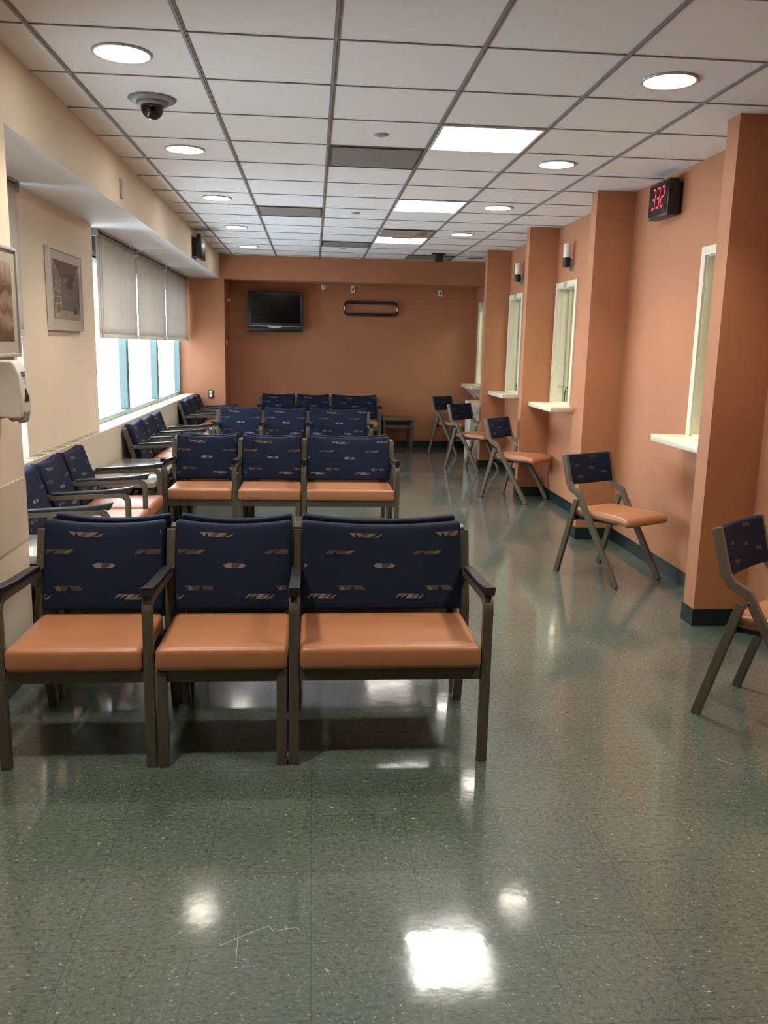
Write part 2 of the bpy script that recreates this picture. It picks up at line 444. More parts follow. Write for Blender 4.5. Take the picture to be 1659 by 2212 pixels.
# right: niche wall with four service openings and four pillars
WIN = [(4.72, 5.40), (7.995, 8.69), (10.09, 10.775), (12.10, 12.79)]
Z0, Z1 = 1.0, 2.19
bm = BM(); y = YN
for a, b in WIN:
    a2, b2 = a + .05, b - .05
    box(bm, XN, XN + .13, y, a2, 0, CH); box(bm, XN, XN + .13, a2, b2, 0, Z0); box(bm, XN, XN + .13, a2, b2, Z1 - .05, CH); y = b2
box(bm, XN, XN + .13, y, 13.2, 0, CH)
structure('wall_right', bm, M['orange'])
PIL = [(4.465, 4.60), (6.675, 6.81), (8.73, 8.85), (10.82, 10.95)]
for a, b in PIL:
    bm = BM(); box(bm, XP, XN, a, b, 0, CH); structure('wall_right_pillar', bm, M['orange'])
# baseboards
bm = BM(); t = .006; hb = .10
y = YN
for a, b in PIL:
    box(bm, XN - t, XN, y, a, 0, hb)
    box(bm, XP - t, XN, a - t, a, 0, hb); box(bm, XP - t, XP, a, b, 0, hb); box(bm, XP - t, XN, b, b + t, 0, hb); y = b
box(bm, XN - t, XN, y, YBW, 0, hb)
structure('baseboard_right', bm, M['base'])
bm = BM(); box(bm, -1.24, XN, YBW - t, YBW, 0, hb); structure('baseboard_back', bm, M['base'])
bm = BM(); box(bm, XB, XB + t, YN, 3.92, 0, hb); box(bm, -1.8, XB + t, 3.92, 3.92 + t, 0, hb); structure('baseboard_left', bm, M['base'])

# office behind the service windows
OX0, OX1 = XN + .13, 4.3
bm = BM()
box(bm, OX1, OX1 + .1, 3.6, 13.2, 0, 2.6); box(bm, OX0, OX1, 3.5, 3.6, 0, 2.6); box(bm, OX0, OX1, 13.2, 13.3, 0, 2.6)
box(bm, OX0, OX1 + .1, 3.5, 13.3, 2.6, 2.66); box(bm, OX0, OX1 + .1, 3.5, 13.3, -.05, 0)
structure('wall_office', bm, M['office'])
for i, yy in enumerate((5.3, 8.6, 11.8)):
    o = tag(link('office_light', (lambda b_: (box(b_, 3.1, 3.7, yy - .6, yy + .6, 2.575, 2.598), b_)[1])(BM()), M['officelamp']),
            ['lit ceiling panel in the office behind the nearest service window', 'lit ceiling panel in the office behind the second service window', 'lit ceiling panel in the office behind the third service window'][i], 'light', 'office ceiling panels')

# ------------------------------------------------------------------ exterior windows
def ext_window(name, y0, y1, mull):
    r = BM(); w = .05; xi = XW + .03
    zb, zt = .80, 2.24
    box(r, XW - .05, xi, y0, y1, zb, zb + .045); box(r, XW - .05, xi, y0, y1, zt - .06, zt)
    box(r, XW - .05, xi, y0, y0 + w, zb + .045, zt - .06); box(r, XW - .05, xi, y1 - w, y1, zb + .045, zt - .06)
    for m in mull:
        box(r, XW - .05, xi, m - .05, m - .012, zb + .045, zt - .06); box(r, XW - .05, xi, m + .012, m + .05, zb + .045, zt - .06)
        box(r, XW - .045, xi - .014, m - .012, m + .012, zb + .045, zt - .06)
    f = structure(name, r, M['teal'], bevel=.003)
    hd = BM(); box(hd, XW - .05, XW + .03, y0, y1, 2.22, 2.414); link('header_panel', hd, M['header'], f)
    ys = [y0 + w] + [q for m in mull for q in (m - .05, m + .05)] + [y1 - w]
    for a, b in zip(ys[::2], ys[1::2]):
        g = BM(); quad(g, [(XW - .01, a, zb + .045), (XW - .01, b, zb + .045), (XW - .01, b, zt - .06), (XW - .01, a, zt - .06)])
        link('glass_pane', g, M['glass'], f)
    return f
ext_window('window_1', 7.12, YB, [8.91, 10.60])
ext_window('window_2', 3.92, 5.35, [])

# radiator cover under the windows: body, top grille
rc = thing('radiator_cover', 'long cream radiator cover with slotted top under the windows', 'radiator', (-1.73, 8.1, 0))
def rel(o, loc): o.location = tuple(-c for c in loc); return o
XC = -1.672
bm = BM(); prism(bm, [(-1.798, .30), (XC, .30), (XC, .807), (XC - .004, .812), (-1.798, .812)], lambda u, v, t_: (u, t_, v), 7.125, 12.352)
prism(bm, [(XPIER + .002, .30), (XC, .30), (XC, .807), (XC - .004, .812), (XPIER + .002, .812)], lambda u, v, t_: (u, t_, v), 5.35, 7.125)
prism(bm, [(-1.798, .30), (XC, .30), (XC, .807), (XC - .004, .812), (-1.798, .812)], lambda u, v, t_: (u, t_, v), 3.935, 5.346)
rel(link('body', bm, M['cover'], rc), rc.location)
bm = BM(); y = 3.96
box(bm, -1.737, XC - .007, 3.95, 12.33, .8118, .8132)
while y < 12.3:
    box(bm, -1.739, XC - .005, y, y + .032, .8122, .8146, 1)
    y += .070
rel(link('grille', bm, [M['slot'], M['cover']], rc), rc.location)

# roller shades
def shade(y0, y1, label, x=-1.752, zb=1.55, cord=True):
    r = thing('roller_blind', label, 'window shade', (x, (y0 + y1) / 2, zb), 0, 'roller shades')
    L = r.location.copy()
    b = BM(); n = 36; rows = 10
    vs = []
    for j in range(rows + 1):
        z = zb + .03 + (2.375 - zb - .03) * j / rows
        vs.append([b.verts.new((x + .0035 * math.sin(i * 1.35 + y0) * (1 - .5 * j / rows), y0 + (y1 - y0) * i / n, z)) for i in range(n + 1)])
    for j in range(rows):
        for i in range(n):
            f = b.faces.new((vs[j][i], vs[j][i + 1], vs[j + 1][i + 1], vs[j + 1][i])); f.smooth = True
    o = link('shade_cloth', b, M['shade'], r, fix=False); rel(o, L)
    s = o.modifiers.new('thick', 'SOLIDIFY'); s.thickness = .0015
    b = BM(); rbox(b, x - .007, x + .007, y0, y1, zb - .005, zb + .032, .004, 2); rel(link('hem_bar', b, M['shade'], r), L)
    b = BM(); tube(b, [(x - .022, y0 + .005, 2.385), (x - .022, y1 - .005, 2.385)], .022, 14); rel(link('roller_tube', b, M['greyp'], r), L)
    for ya, yb2 in ((y0 - .004, y0 + .008), (y1 - .008, y1 + .004)):
        b = BM(); rbox(b, x - .045, x + .022, ya, yb2, 2.355, 2.408, .003, 2); rel(link('bracket', b, M['greyp'], r), L)
    b = BM(); box(b, x - .045, x + .022, y0 - .004, y1 + .004, 2.408, 2.4145); rel(link('headrail', b, M['greyp'], r), L)
    if cord:
        b = BM(); yc = y1 - .03 if cord == 'far' else y0 + .05; zl = 1.02 if cord == 'far' else 1.56
        d = .035
        tube(b, [(x + .012, yc, 2.38), (x + .012, yc, zl + d), (x + .012, yc + d * .3, zl + .01), (x + .012, yc + d, zl), (x + .012, yc + d * 1.7, zl + .01), (x + .012, yc + 2 * d, zl + d), (x + .012, yc + 2 * d, 2.38)], .0026, 6)
        rel(link('bead_chain', b, M['greyp'], r), L)
    return r
shade(7.29, 8.875, 'nearest of the three grey roller shades on the large window, beside the framed corridor print', cord='near')
shade(8.915, 10.545, 'middle of the three grey roller shades on the large window', cord=False)
shade(10.60, 12.335, 'farthest grey roller shade on the large window, next to the orange pilaster', cord='far')
shade(3.97, 5.30, 'grey roller shade half hidden behind the near cream column', x=-1.71, cord=False)

# ------------------------------------------------------------------ service windows and shelves
places = ['beyond the nearest orange pillar', 'between the second and third orange pillars', 'between the third and fourth orange pillars', 'in the far right corner past the last pillar']
for i, (a, b_) in enumerate(WIN):
    L = Vector((XN, (a + b_) / 2, Z0))
    r = bpy.data.objects.new('window_%d' % (i + 3), None); COL.objects.link(r); r.location = L; r['kind'] = 'structure'
    b = BM(); w = .055
    for (ya, yb2, za, zb2) in ((a, a + w, Z0, Z1), (b_ - w, b_, Z0, Z1), (a + w, b_ - w, Z1 - w, Z1)):
        box(b, XN - .016, XN, ya, yb2, za, zb2)
    rel(link('casing', b, M['frame_cream'], r, bevel=.002), L)
    b = BM()
    box(b, XN, XN + .128, a + .05, a + .062, Z0, Z1 - .05); box(b, XN, XN + .128, b_ - .062, b_ - .05, Z0, Z1 - .05)
    box(b, XN, XN + .128, a + .062, b_ - .062, Z1 - .062, Z1 - .05); box(b, XN, XN + .128, a + .062, b_ - .062, Z0, Z0 + .012)
    # stepped lip on the far reveal that stops short of the shelf
    box(b, XN + .05, XN + .128, b_ - .075, b_ - .062, Z0 + .17, Z1 - .062)
    rel(link('jamb', b, M['frame_cream'], r), L)
    xg = XN + .10
    b = BM(); quad(b, [(xg, a + .062, Z0 + .012), (xg, b_ - .075, Z0 + .012), (xg, b_ - .075, Z1 - .062), (xg, a + .062, Z1 - .062)])
    rel(link('glass_pane', b, M['glass_g'], r), L)
    b = BM(); box(b, xg - .006, xg + .006, b_ - .085, b_ - .075, Z0 + .012, Z1 - .062); box(b, xg - .006, xg + .006, b_ - .22, b_ - .205, Z0 + .012, Z1 - .062)
    box(b, xg - .006, xg + .006, a + .062, b_ - .075, Z1 - .08, Z1 - .062)
    rel(link('glass_channel', b, M['greyp'], r), L)
    b = BM(); cy = (a + b_) / 2; RY = a + .31
    lathe(b, [(.045, -.006), (.062, -.006), (.062, .006), (.045, .006), (.045, -.006)], (xg - .010, RY, 1.43), 28, axis='x')
    rel(link('speaker_ring', b, M['silver'], r), L)
    b = BM(); pts = [(xg - .004, cy + .19, Z0 + .014)] + [(xg - .004, cy + .09 + .10 * math.cos(k * PI / 10), Z0 + .09 + .075 * math.sin(k * PI / 10)) for k in range(11)] + [(xg - .004, cy - .01, Z0 + .014)]
    tube(b, pts, .006, 8); rel(link('pass_opening_rim', b, M['darkgrey'], r), L)
    b = BM(); cyl = cy + .02; box(b, XN - .019, XN - .016, cyl - .05, cyl + .05, Z1 - .052, Z1 - .004); rel(link('label_holder', b, M['greyp'], r), L)
    # shelf
    s = thing('counter_shelf', 'cream counter shelf under the service window ' + places[i], 'shelf', (XN, (a + b_) / 2, Z0), 0, 'service window shelves')
    b = BM(); rbox(b, XN - .225, XN - .0005, a - .10, b_ + .06, Z0 - .047, Z0, .003, 2); rel(link('shelf_board', b, M['counter'], s), Z0 and (XN, (a + b_) / 2, Z0))
    if i == 3:
        for yy in (a + .1, b_ - .05):
            b = BM(); prism(b, [(XN, Z0 - .05), (XN - .19, Z0 - .05), (XN - .17, Z0 - .075), (XN - .03, Z0 - .20), (XN, Z0 - .21)], lambda u, v, t_: (u, t_, v), yy - .015, yy + .015)
            rel(link('bracket', b, M['counter'], s), (XN, (a + b_) / 2, Z0))

# call lights above windows
for i, (yc, lab) in enumerate(((8.20, 'white and black cylinder call light above the second service window'), (10.17, 'white and black cylinder call light above the third service window'))):
    r = thing('call_light', lab, 'wall light', (2.405, yc, 2.31), 0, 'cylinder call lights')
    b = BM(); lathe(b, [(0, .086), (.033, .086), (.035, .09), (.035, .205), (.03, .213), (0, .215)], (0, 0, 0), 24); link('white_lens', b, M['whitep'], r, smooth=.6)
    b = BM(); lathe(b, [(0, 0), (.036, 0), (.037, .004), (.037, .086), (0, .086)], (0, 0, 0), 24); link('black_base', b, M['black'], r, smooth=.6)
    b = BM(); box(b, .02, .065, -.012, .012, -.035, .07); box(b, .06, .0645, -.02, .02, -.06, .09); link('wall_bracket', b, M['greyp'], r, bevel=.002)

# ------------------------------------------------------------------ waiting chairs
def Y(d): return d - .305
HB = .345
def chair_back_fn(w):
    def fn(x, y, z):
        # base block: y 0..0.055 (front to back), z 0..HB -> raked, concave top edge, padded front
        u = x / (w / 2); k = z / HB
        zz = z - (.022 * (1 - u * u)) * max(0, (k - .55) / .45)
        yy = y + .012 * (u * u) * -1 * k                     # wings curl forward a little
        pad = .010 * (1 - u ** 4) * (1 - (2 * k - 1) ** 4)
        if y < .02: yy -= pad
        yy += .006
        return (x, Y(.41 + .125 * k) + yy, .468 + zz)
    return fn
H2 = .0095
def motif_list():
    tan, br, li = 1, 2, 3
    return [(.167, .041, (-.073, .073), (-.048, .048), 5, [tan, 0, tan, br, br, tan, tan, br, 0, tan]),
            (.058, .117, (-.045, .062), (-.062, .045), 5, [br, br, br, 0, br, br, br, br, tan, br]),
            (.241, .172, (-.030, .030), (-.030, .030), 3, [li, li, br, br, br, li]),
            (.104, .258, (-.060, .045), (-.045, .060), 5, [br, tan, br, br, br, 0, br, br, br, br]),
            (-.016, .290, (-.045, .062), (-.062, .045), 5, [li, 0, tan, 0, li, li, br, li, 0, tan])]
def add_motifs(bm, w, fn, off, lift=-.0012):
    for (mu, mv, top, bot, n, pal) in motif_list():
        for rep in range(-1, 4):
            cx = mu + off + rep * .362 - w / 2
            if cx + .07 < -w / 2 or cx - .07 > w / 2: continue
            cl = lambda x: min(max(x, -w / 2 + .012), w / 2 - .012)
            if n == 3:
                for sg in (-1, 1):
                    tri = [(cl(cx + sg * .030), HB - mv + H2), (cl(cx + sg * .030), HB - mv - H2), (cl(cx + sg * .047), HB - mv)]
                    if abs(tri[2][0] - tri[0][0]) < .004: continue
                    f = bm.faces.new([bm.verts.new(fn(x, lift, z)) for x, z in (tri if sg < 0 else tri[::-1])]); f.material_index = 3
            for i in range(n):
                t0, t1 = [cl(cx + top[0] + (top[1] - top[0]) * q / n) for q in (i, i + 1)]
                b0, b1 = [cl(cx + bot[0] + (bot[1] - bot[0]) * q / n) for q in (i, i + 1)]
                za, zb_ = HB - mv + H2, HB - mv - H2
                for k, tri in enumerate((((t0, za), (t1, za), (b0, zb_)), ((t1, za), (b1, zb_), (b0, zb_)))):
                    c = pal[(2 * i + k) % len(pal)]
                    if not c: continue
                    ar = abs((tri[1][0] - tri[0][0]) * (tri[2][1] - tri[0][1]) - (tri[2][0] - tri[0][0]) * (tri[1][1] - tri[0][1]))
                    if ar < 1e-6: continue
                    f = bm.faces.new([bm.verts.new(fn(x, lift, z)) for x, z in tri]); f.material_index = c

def make_chair(w, arms, off=0.0):
    r = thing('waiting_chair', '-', 'chair')
    inner = w - .074 if arms else w + .006
    # seat
    b = BM()
    def sf(x, y, z):
        u = x / (inner / 2); k = (y - Y(-.012)) / .455
        zz = z
        if z > .41: zz += .008 * (1 - u ** 4) * (1 - (2 * k - 1) ** 2) - .006 * k + (.004 if k < .12 else 0)
        return (x, y, zz)
    rbox(b, -inner / 2 + .002, inner / 2 - .002, Y(-.012), Y(.443), .374, .457, .020, 4, cuts=(6, 6, 1), fn=sf)
    link('seat', b, M['vinyl'], r)
    # backrest
    cw = w - .078 if arms else w + .004
    fn = chair_back_fn(cw)
    b = BM(); rbox(b, -cw / 2, cw / 2, 0, .055, 0, HB, .013, 3, cuts=(12, 1, 10), fn=fn)
    add_motifs(b, cw, fn, off)
    link('backrest', b, [M['navy'], M['motif_tan'], M['motif_brown'], M['motif_light']], r, fix=False)
    # legs
    for s in (-1, 1):
        xo, xi = s * w / 2, s * (w / 2 - .037)
        xa, xb = min(xo, xi), max(xo, xi)
        if arms:
            b = BM(); ribbon(b, [(Y(.018), 0), (Y(.018), .540)], .029, xa, xb); link('leg', b, M['wood'], r, bevel=.003, seam=.540)
            b = BM(); ribbon(b, fillet([(Y(.018), .540), (Y(.018), .635), (Y(.525), .611)], .085), .029, xa, xb)
            a_ = link('armrest', b, M['wood'], r, bevel=.003, seam=.540)
            b = BM(); prism(b, [(Y(.004), .645), (Y(.03), .6485), (Y(.455), .6285), (Y(.455), .644), (Y(.15), .664), (Y(.05), .675), (Y(-.016), .687)], lambda u, v, t_: (t_, u, v), xa - .002, xb + .002)
            link('arm_pad', b, M['pad'], a_, bevel=.005)
            b = BM(); ribbon(b, fillet([(Y(.588), 0), (Y(.482), .38), (Y(.487), .47), (Y(.578), .768)], .12), .038, xa, xb)
            link('leg', b, M['wood'], r, bevel=.003)
        else:
            b = BM(); ribbon(b, [(Y(.018), 0), (Y(.018), .372)], .034, xa, xb); link('leg', b, M['wood'], r, bevel=.003)
            b = BM(); ribbon(b, fillet([(Y(.580), 0), (Y(.490), .38), (Y(.495), .47), (Y(.578), .75)], .12), .036, xa, xb)
            link('leg', b, M['wood'], r, bevel=.003)
    b = BM(); q = w / 2 - .037
    box(b, -q, q, Y(.008), Y(.033), .328, .373); box(b, -q, q, Y(.462), Y(.484), .328, .373)
    for s in (-1, 1): box(b, min(s * q, s * (q - .022)), max(s * q, s * (q - .022)), Y(.033), Y(.462), .328, .373)
    link('seat_frame', b, M['wood'], r, bevel=.002)
    for s in (-1, 1):
        b = BM(); xs = s * (w / 2 - .085); box(b, xs - .016, xs + .016, Y(.449), Y(.462), .34, .466); link('back_support', b, M['wood'], r, bevel=.002)
    return r
WA, WM, WR = .553, .465, .743
arm0 = make_chair(WA, True); mid0 = make_chair(WM, False); wide0 = make_chair(WR, True, .10)
PROT = {'a': (arm0, WA), 'm': (mid0, WM), 'w': (wide0, WR)}
used = set()
def put(kind, loc, rz, label, group):
    p = PROT[kind][0]
    if kind not in used:
        used.add(kind); p.location = loc; p.rotation_euler = (0, 0, rz); p['label'] = label; p['group'] = group; return p
    return dup(p, loc, rz, label, group)
def row(yf, xs, face, labels, group):
    """yf: front plane; face -1 looks at the camera, +1 away"""
    xl = -1.112 + xs
    lay = [('a', xl + WA / 2), ('m', xl + WA + .007 + WM / 2), ('w', xl + WA + WM + .014 + WR / 2)]
    for (k, cx), lab in zip(lay, labels):
        put(k, (cx, yf + .305 if face < 0 else yf - .305, 0), 0 if face < 0 else PI, lab, group)
row(2.91, 0, -1, ['blue and orange armchair at the left end of the row nearest the camera',
                  'armless blue and orange chair in the middle of the row nearest the camera',
                  'extra wide blue and orange armchair at the right end of the row nearest the camera'], 'chairs of the nearest row')
row(4.165, 0, 1, ['chair facing away, back to back with the left armchair of the nearest row',
                  'chair facing away, back to back with the armless chair of the nearest row',
                  'wide chair facing away, back to back with the wide armchair of the nearest row'], 'chairs backing onto the nearest row')
row(6.30, 0, -1, ['left armchair of the second row facing the camera, beside the low tables',
                  'armless middle chair of the second row facing the camera',
                  'wide right armchair of the second row facing the camera'], 'chairs of the second row')
row(7.56, 0, 1, ['chair facing away behind the left armchair of the second row',
                 'chair facing away behind the armless chair of the second row',
                 'wide chair facing away behind the wide armchair of the second row'], 'chairs backing onto the second row')
row(9.39, .01, -1, ['left armchair of the third row facing the camera, nearest the window',
                    'armless middle chair of the third row facing the camera',
                    'wide right armchair of the third row facing the camera'], 'chairs of the third row')
row(12.22, .33, -1, ['dark left armchair of the last row against the back wall below the television',
                     'dark armless middle chair of the last row against the back wall',
                     'dark wide armchair of the last row beside the wooden table'], 'chairs of the last row')
def side(y0, labels, group, X0=-1.066):
    y = y0
    for k, lab in zip('ama', labels):
        w = PROT[k][1]; put(k, (X0 - .305, y + w / 2, 0), PI / 2, lab, group); y += w + .007
side(4.50, ['nearest chair along the window wall, half hidden by the cream column', 'armless middle chair of the near window-wall group beside the radiator cover', 'far armchair of the near window-wall group, next to the low tables'], 'near chairs along the window wall')
side(7.575, ['near armchair of the middle window-wall group, just past the low tables', 'armless middle chair of the middle window-wall group', 'far armchair of the middle window-wall group'], 'middle chairs along the window wall')
side(10.72, ['near armchair of the far window-wall group', 'armless middle chair of the far window-wall group', 'last armchair along the window wall, below the electrical outlet'], 'far chairs along the window wall')

# ------------------------------------------------------------------ low tables
def make_table(label, wx, wy, zt, lam, loc, rz=0, group='low corner tables'):
    r = thing('side_table', label, 'table', loc, rz, group)
    b = BM(); rbox(b, -wx / 2, wx / 2, -wy / 2, wy / 2, zt - .042, zt, .005, 2); link('tabletop', b, lam, r)
    lx, ly = wx / 2 - .028, wy / 2 - .028
    for sx in (-1, 1):
        for sy in (-1, 1):
            b = BM(); box(b, sx * lx - .019, sx * lx + .019, sy * ly - .021, sy * ly + .021, 0, zt - .062); link('leg', b, M['wood'], r, bevel=.003)
        b = BM(); box(b, sx * lx - .021, sx * lx + .021, -ly - .021, ly + .021, zt - .062, zt - .042); link('spacer_pad', b, M['pad'], r)
    b = BM()
    for sy in (-1, 1): box(b, -lx + .019, lx - .019, sy * ly - .012, sy * ly + .012, zt - .155, zt - .110)
    for sx in (-1, 1): box(b, sx * lx - .011, sx * lx + .011, -ly + .021, ly - .021, zt - .155, zt - .110)
    link('apron', b, M['wood'], r, bevel=.002)
    return r
make_table('grey laminate low table between the cream column and the nearest row of chairs', .46, .46, .53, M['laminate'], (-1.385, 4.205, 0))
make_table('nearer of the two adjoining low tables between the near and middle window-wall chairs', .50, .60, .53, M['laminate'], (-1.385, 6.44, 0))
make_table('farther of the two adjoining low tables between the near and middle window-wall chairs', .50, .62, .53, M['laminate'], (-1.385, 7.12, 0))
make_table('nearer of the two adjoining low tables between the middle and far window-wall chairs', .50, .62, .53, M['laminate'], (-1.385, 9.62, 0))
make_table('farther of the two adjoining low tables between the middle and far window-wall chairs', .50, .62, .53, M['laminate'], (-1.385, 10.30, 0))
make_table('brown wooden low table at the right end of the last row by the back wall', .46, .46, .49, M['laminate_b'], (1.275, 12.78, 0))

# ------------------------------------------------------------------ folding chairs
def make_folding():
    """local: +y forward, origin midway between the rear feet on the floor"""
    r = thing('folding_chair', '-', 'chair')
    hw = .232
    stile = fillet([(.028, .825), (.082, .640), (.112, .600), (.180, .572), (.222, .500), (.545, .002)], .035, 5)
    for s in (-1, 1):
        xa, xb = sorted((s * hw, s * (hw - .028)))
        b = BM(); ribbon(b, stile, .040, xa, xb); o = link('side_frame', b, M['wood_f'], r, bevel=.003)
        b = BM(); lathe(b, [(0, -.003), (.008, -.003), (.008, .002), (0, .004)], (s * hw, .190, .535), 12, axis='x'); link('pivot_bolt', b, M['darkgrey'], o)
        xc, xd = sorted((s * (hw - .030), s * (hw - .056)))
        xc, xd = sorted((s * hw, s * (hw - .026)))
        b = BM(); ribbon(b, [(.012, .001), (.158, .528)], .038, xc, xd); link('leg', b, M['wood_f'], r, bevel=.003)
    # seat: padded, front corners rounded, slightly dished
    b = BM()
    def sf(x, y, z):
        k = (y - .10) / .50; u = x / .2
        ww = 1.0 + .16 * max(0, (k - .45)) - .30 * max(0, k - .86) ** 1.2
        zz = z + .030 * (k - .5) * .2 + (.020 * (1 - u * u) * (1 - (2 * k - 1) ** 2) if z > .45 else 0)
        zz -= .018 * max(0, (k - .8) / .2) ** 2
        return (x * ww, y, zz)
    rbox(b, -.198, .198, .115, .600, .416, .470, .026, 5, cuts=(8, 10, 1), fn=sf)
    link('seat', b, M['vinyl'], r)
    b = BM()
    for s in (-1, 1): bar(b, (s * .165, .105, .405), (s * .165, .47, .425), .024, .036)
    bar(b, (-.203, .125, .402), (.203, .125, .402), .022, .034); bar(b, (-.18, .40, .416), (.18, .40, .416), .022, .022)
    link('seat_rail', b, M['black_rough'], r, bevel=.002)
    # padded back between the stiles, gently curved
    b = BM()
    ih = hw - .028
    def bf(x, y, z):
        k = z / .200; u = x / ih
        return (x, .094 - .054 * k + y - .022 * (1 - u * u), .622 + z + .006 * u * u)
    rbox(b, -ih, ih, -.014, .014, 0, .200, .009, 3, cuts=(10, 1, 4), fn=bf)
    for (cx, cz, hwid, sk, c) in ((-.02, .105, .032, .010, 2), (.13, .128, .028, .010, 2), (-.13, .072, .028, .008, 2), (.10, .048, .040, .012, 2), (-.05, .182, .036, .010, 2)):
        for side_ in (1, -1):
            y_ = side_ * .0152
            f = b.faces.new([b.verts.new(bf(x, y_, z)) for x, z in ((cx - hwid + sk, cz + .0085), (cx + hwid, cz + .0085), (cx + hwid - sk, cz - .0085), (cx - hwid, cz - .0085))]); f.material_index = c
    link('backrest', b, [M['navy'], M['motif_tan'], M['motif_brown'], M['motif_light']], r, fix=False)
    return r
fold0 = make_folding()
FOLD = [((1.648, 3.313), (1.990, 3.610), 'folding chair cut off by the right edge of the photo, before the nearest pillar'),
        ((1.715, 5.690), (2.105, 5.915), 'folding chair in the bay between the two nearest orange pillars'),
        ((1.742, 8.590), (2.048, 8.915), 'folding chair in the bay between the second and third pillars'),
        ((1.712, 10.765), (2.025, 11.050), 'folding chair standing before the cream waste bin'),
        ((1.715, 12.40), (2.045, 12.70), 'farthest folding chair, near the back wall')]
for i, (a, b_, lab) in enumerate(FOLD):
    mid = ((a[0] + b_[0]) / 2, (a[1] + b_[1]) / 2, 0)
    lat = Vector((b_[0] - a[0], b_[1] - a[1]))             # near foot -> far foot ; forward = lat turned clockwise
    ang = math.atan2(-lat.x, lat.y)                        # rotation that sends +y to (lat.y, -lat.x)
    fwd = Vector((lat.y, -lat.x)).normalized(); rz = math.atan2(-fwd.x, fwd.y)
    if i == 0:
        fold0.location = mid; fold0.rotation_euler = (0, 0, rz); fold0['label'] = lab; fold0['group'] = 'folding chairs along the service windows'
    else: dup(fold0, mid, rz, lab, 'folding chairs along the service windows')

# ------------------------------------------------------------------ waste bin
r = thing('waste_bin', 'cream plastic waste bin with liner beside the last orange pillar', 'bin', (2.265, 11.46, 0))
b = BM(); 
def tf(x, y, z): k = 1 + .06 * z; return (x * k, y * k, z)
rbox(b, -.155, .155, -.155, .155, .012, .70, .02, 3, cuts=(1, 1, 2), fn=tf); link('body', b, M['bin_body'], r)
b = BM(); rbox(b, -.168, .168, -.168, .168, .655, .745, .012, 3, cuts=(8, 8, 3), fn=lambda x, y, z: (x * (1 + .02 * math.sin(37 * (y + z))), y * (1 + .02 * math.sin(41 * (x + z))), z + .008 * math.sin(29 * (x - y)))); link('liner', b, M['liner'], r)
b = BM(); prism(b, [(-.165, .745), (.165, .745), (.165, .83), (-.165, .795)], lambda u, v, t_: (t_, u, v), -.165, .165); link('lid', b, M['bin_lid'], r, bevel=.008)
b = BM(); box(b, -.15, .15, -.15, .15, 0, .012); link('base', b, M['greyp'], r)

# ------------------------------------------------------------------ wall things, left
def picture(name, label, cat, x, y0, y1, z0, z1, mat_w, depth, fill):
    r = thing(name, label, cat, (x, (y0 + y1) / 2, (z0 + z1) / 2), 0, 'framed prints'); L = r.location.copy()
    b = BM(); t = .014
    for (ya, yb2, za, zb2) in ((y0, y1, z0, z0 + t), (y0, y1, z1 - t, z1), (y0, y0 + t, z0 + t, z1 - t), (y1 - t, y1, z0 + t, z1 - t)):
        box(b, x + .002, x + depth, ya, yb2, za, zb2)
    rel(link('frame', b, M['alu'], r, bevel=.002), L)
    b = BM(); quad(b, [(x + depth - .008, y0 + t, z0 + t), (x + depth - .008, y1 - t, z0 + t), (x + depth - .008, y1 - t, z1 - t), (x + depth - .008, y0 + t, z1 - t)]); box(b, x + .002, x + depth - .0085, y0 + t, y1 - t, z0 + t, z1 - t)
    rel(link('mat_board', b, M['matboard'], r), L)
    fill(r, L, x + depth - .007, y0 + mat_w, y1 - mat_w, z0 + mat_w, z1 - mat_w)
    b = BM(); quad(b, [(x + depth - .0035, y0 + t, z0 + t), (x + depth - .0035, y1 - t, z0 + t), (x + depth - .0035, y1 - t, z1 - t), (x + depth - .0035, y0 + t, z1 - t)])
    rel(link('glazing', b, M['glass'], r), L)
    return r
def fill_sepia(r, L, x, y0, y1, z0, z1):
    b = BM(); cy, cz = (y0 + y1) / 2, (z0 + z1) / 2
    quad(b, [(0, y0 - cy, z0 - cz), (0, y1 - cy, z0 - cz), (0, y1 - cy, z1 - cz), (0, y0 - cy, z1 - cz)])
    o = link('print', b, M['sepia'], r); o.location = (x - L.x, cy - L.y, cz - L.z)
picture('framed_picture', 'framed sepia landscape print on the near cream column', 'picture', XB, 3.27, 3.885, 1.452, 1.905, .065, .034, fill_sepia)
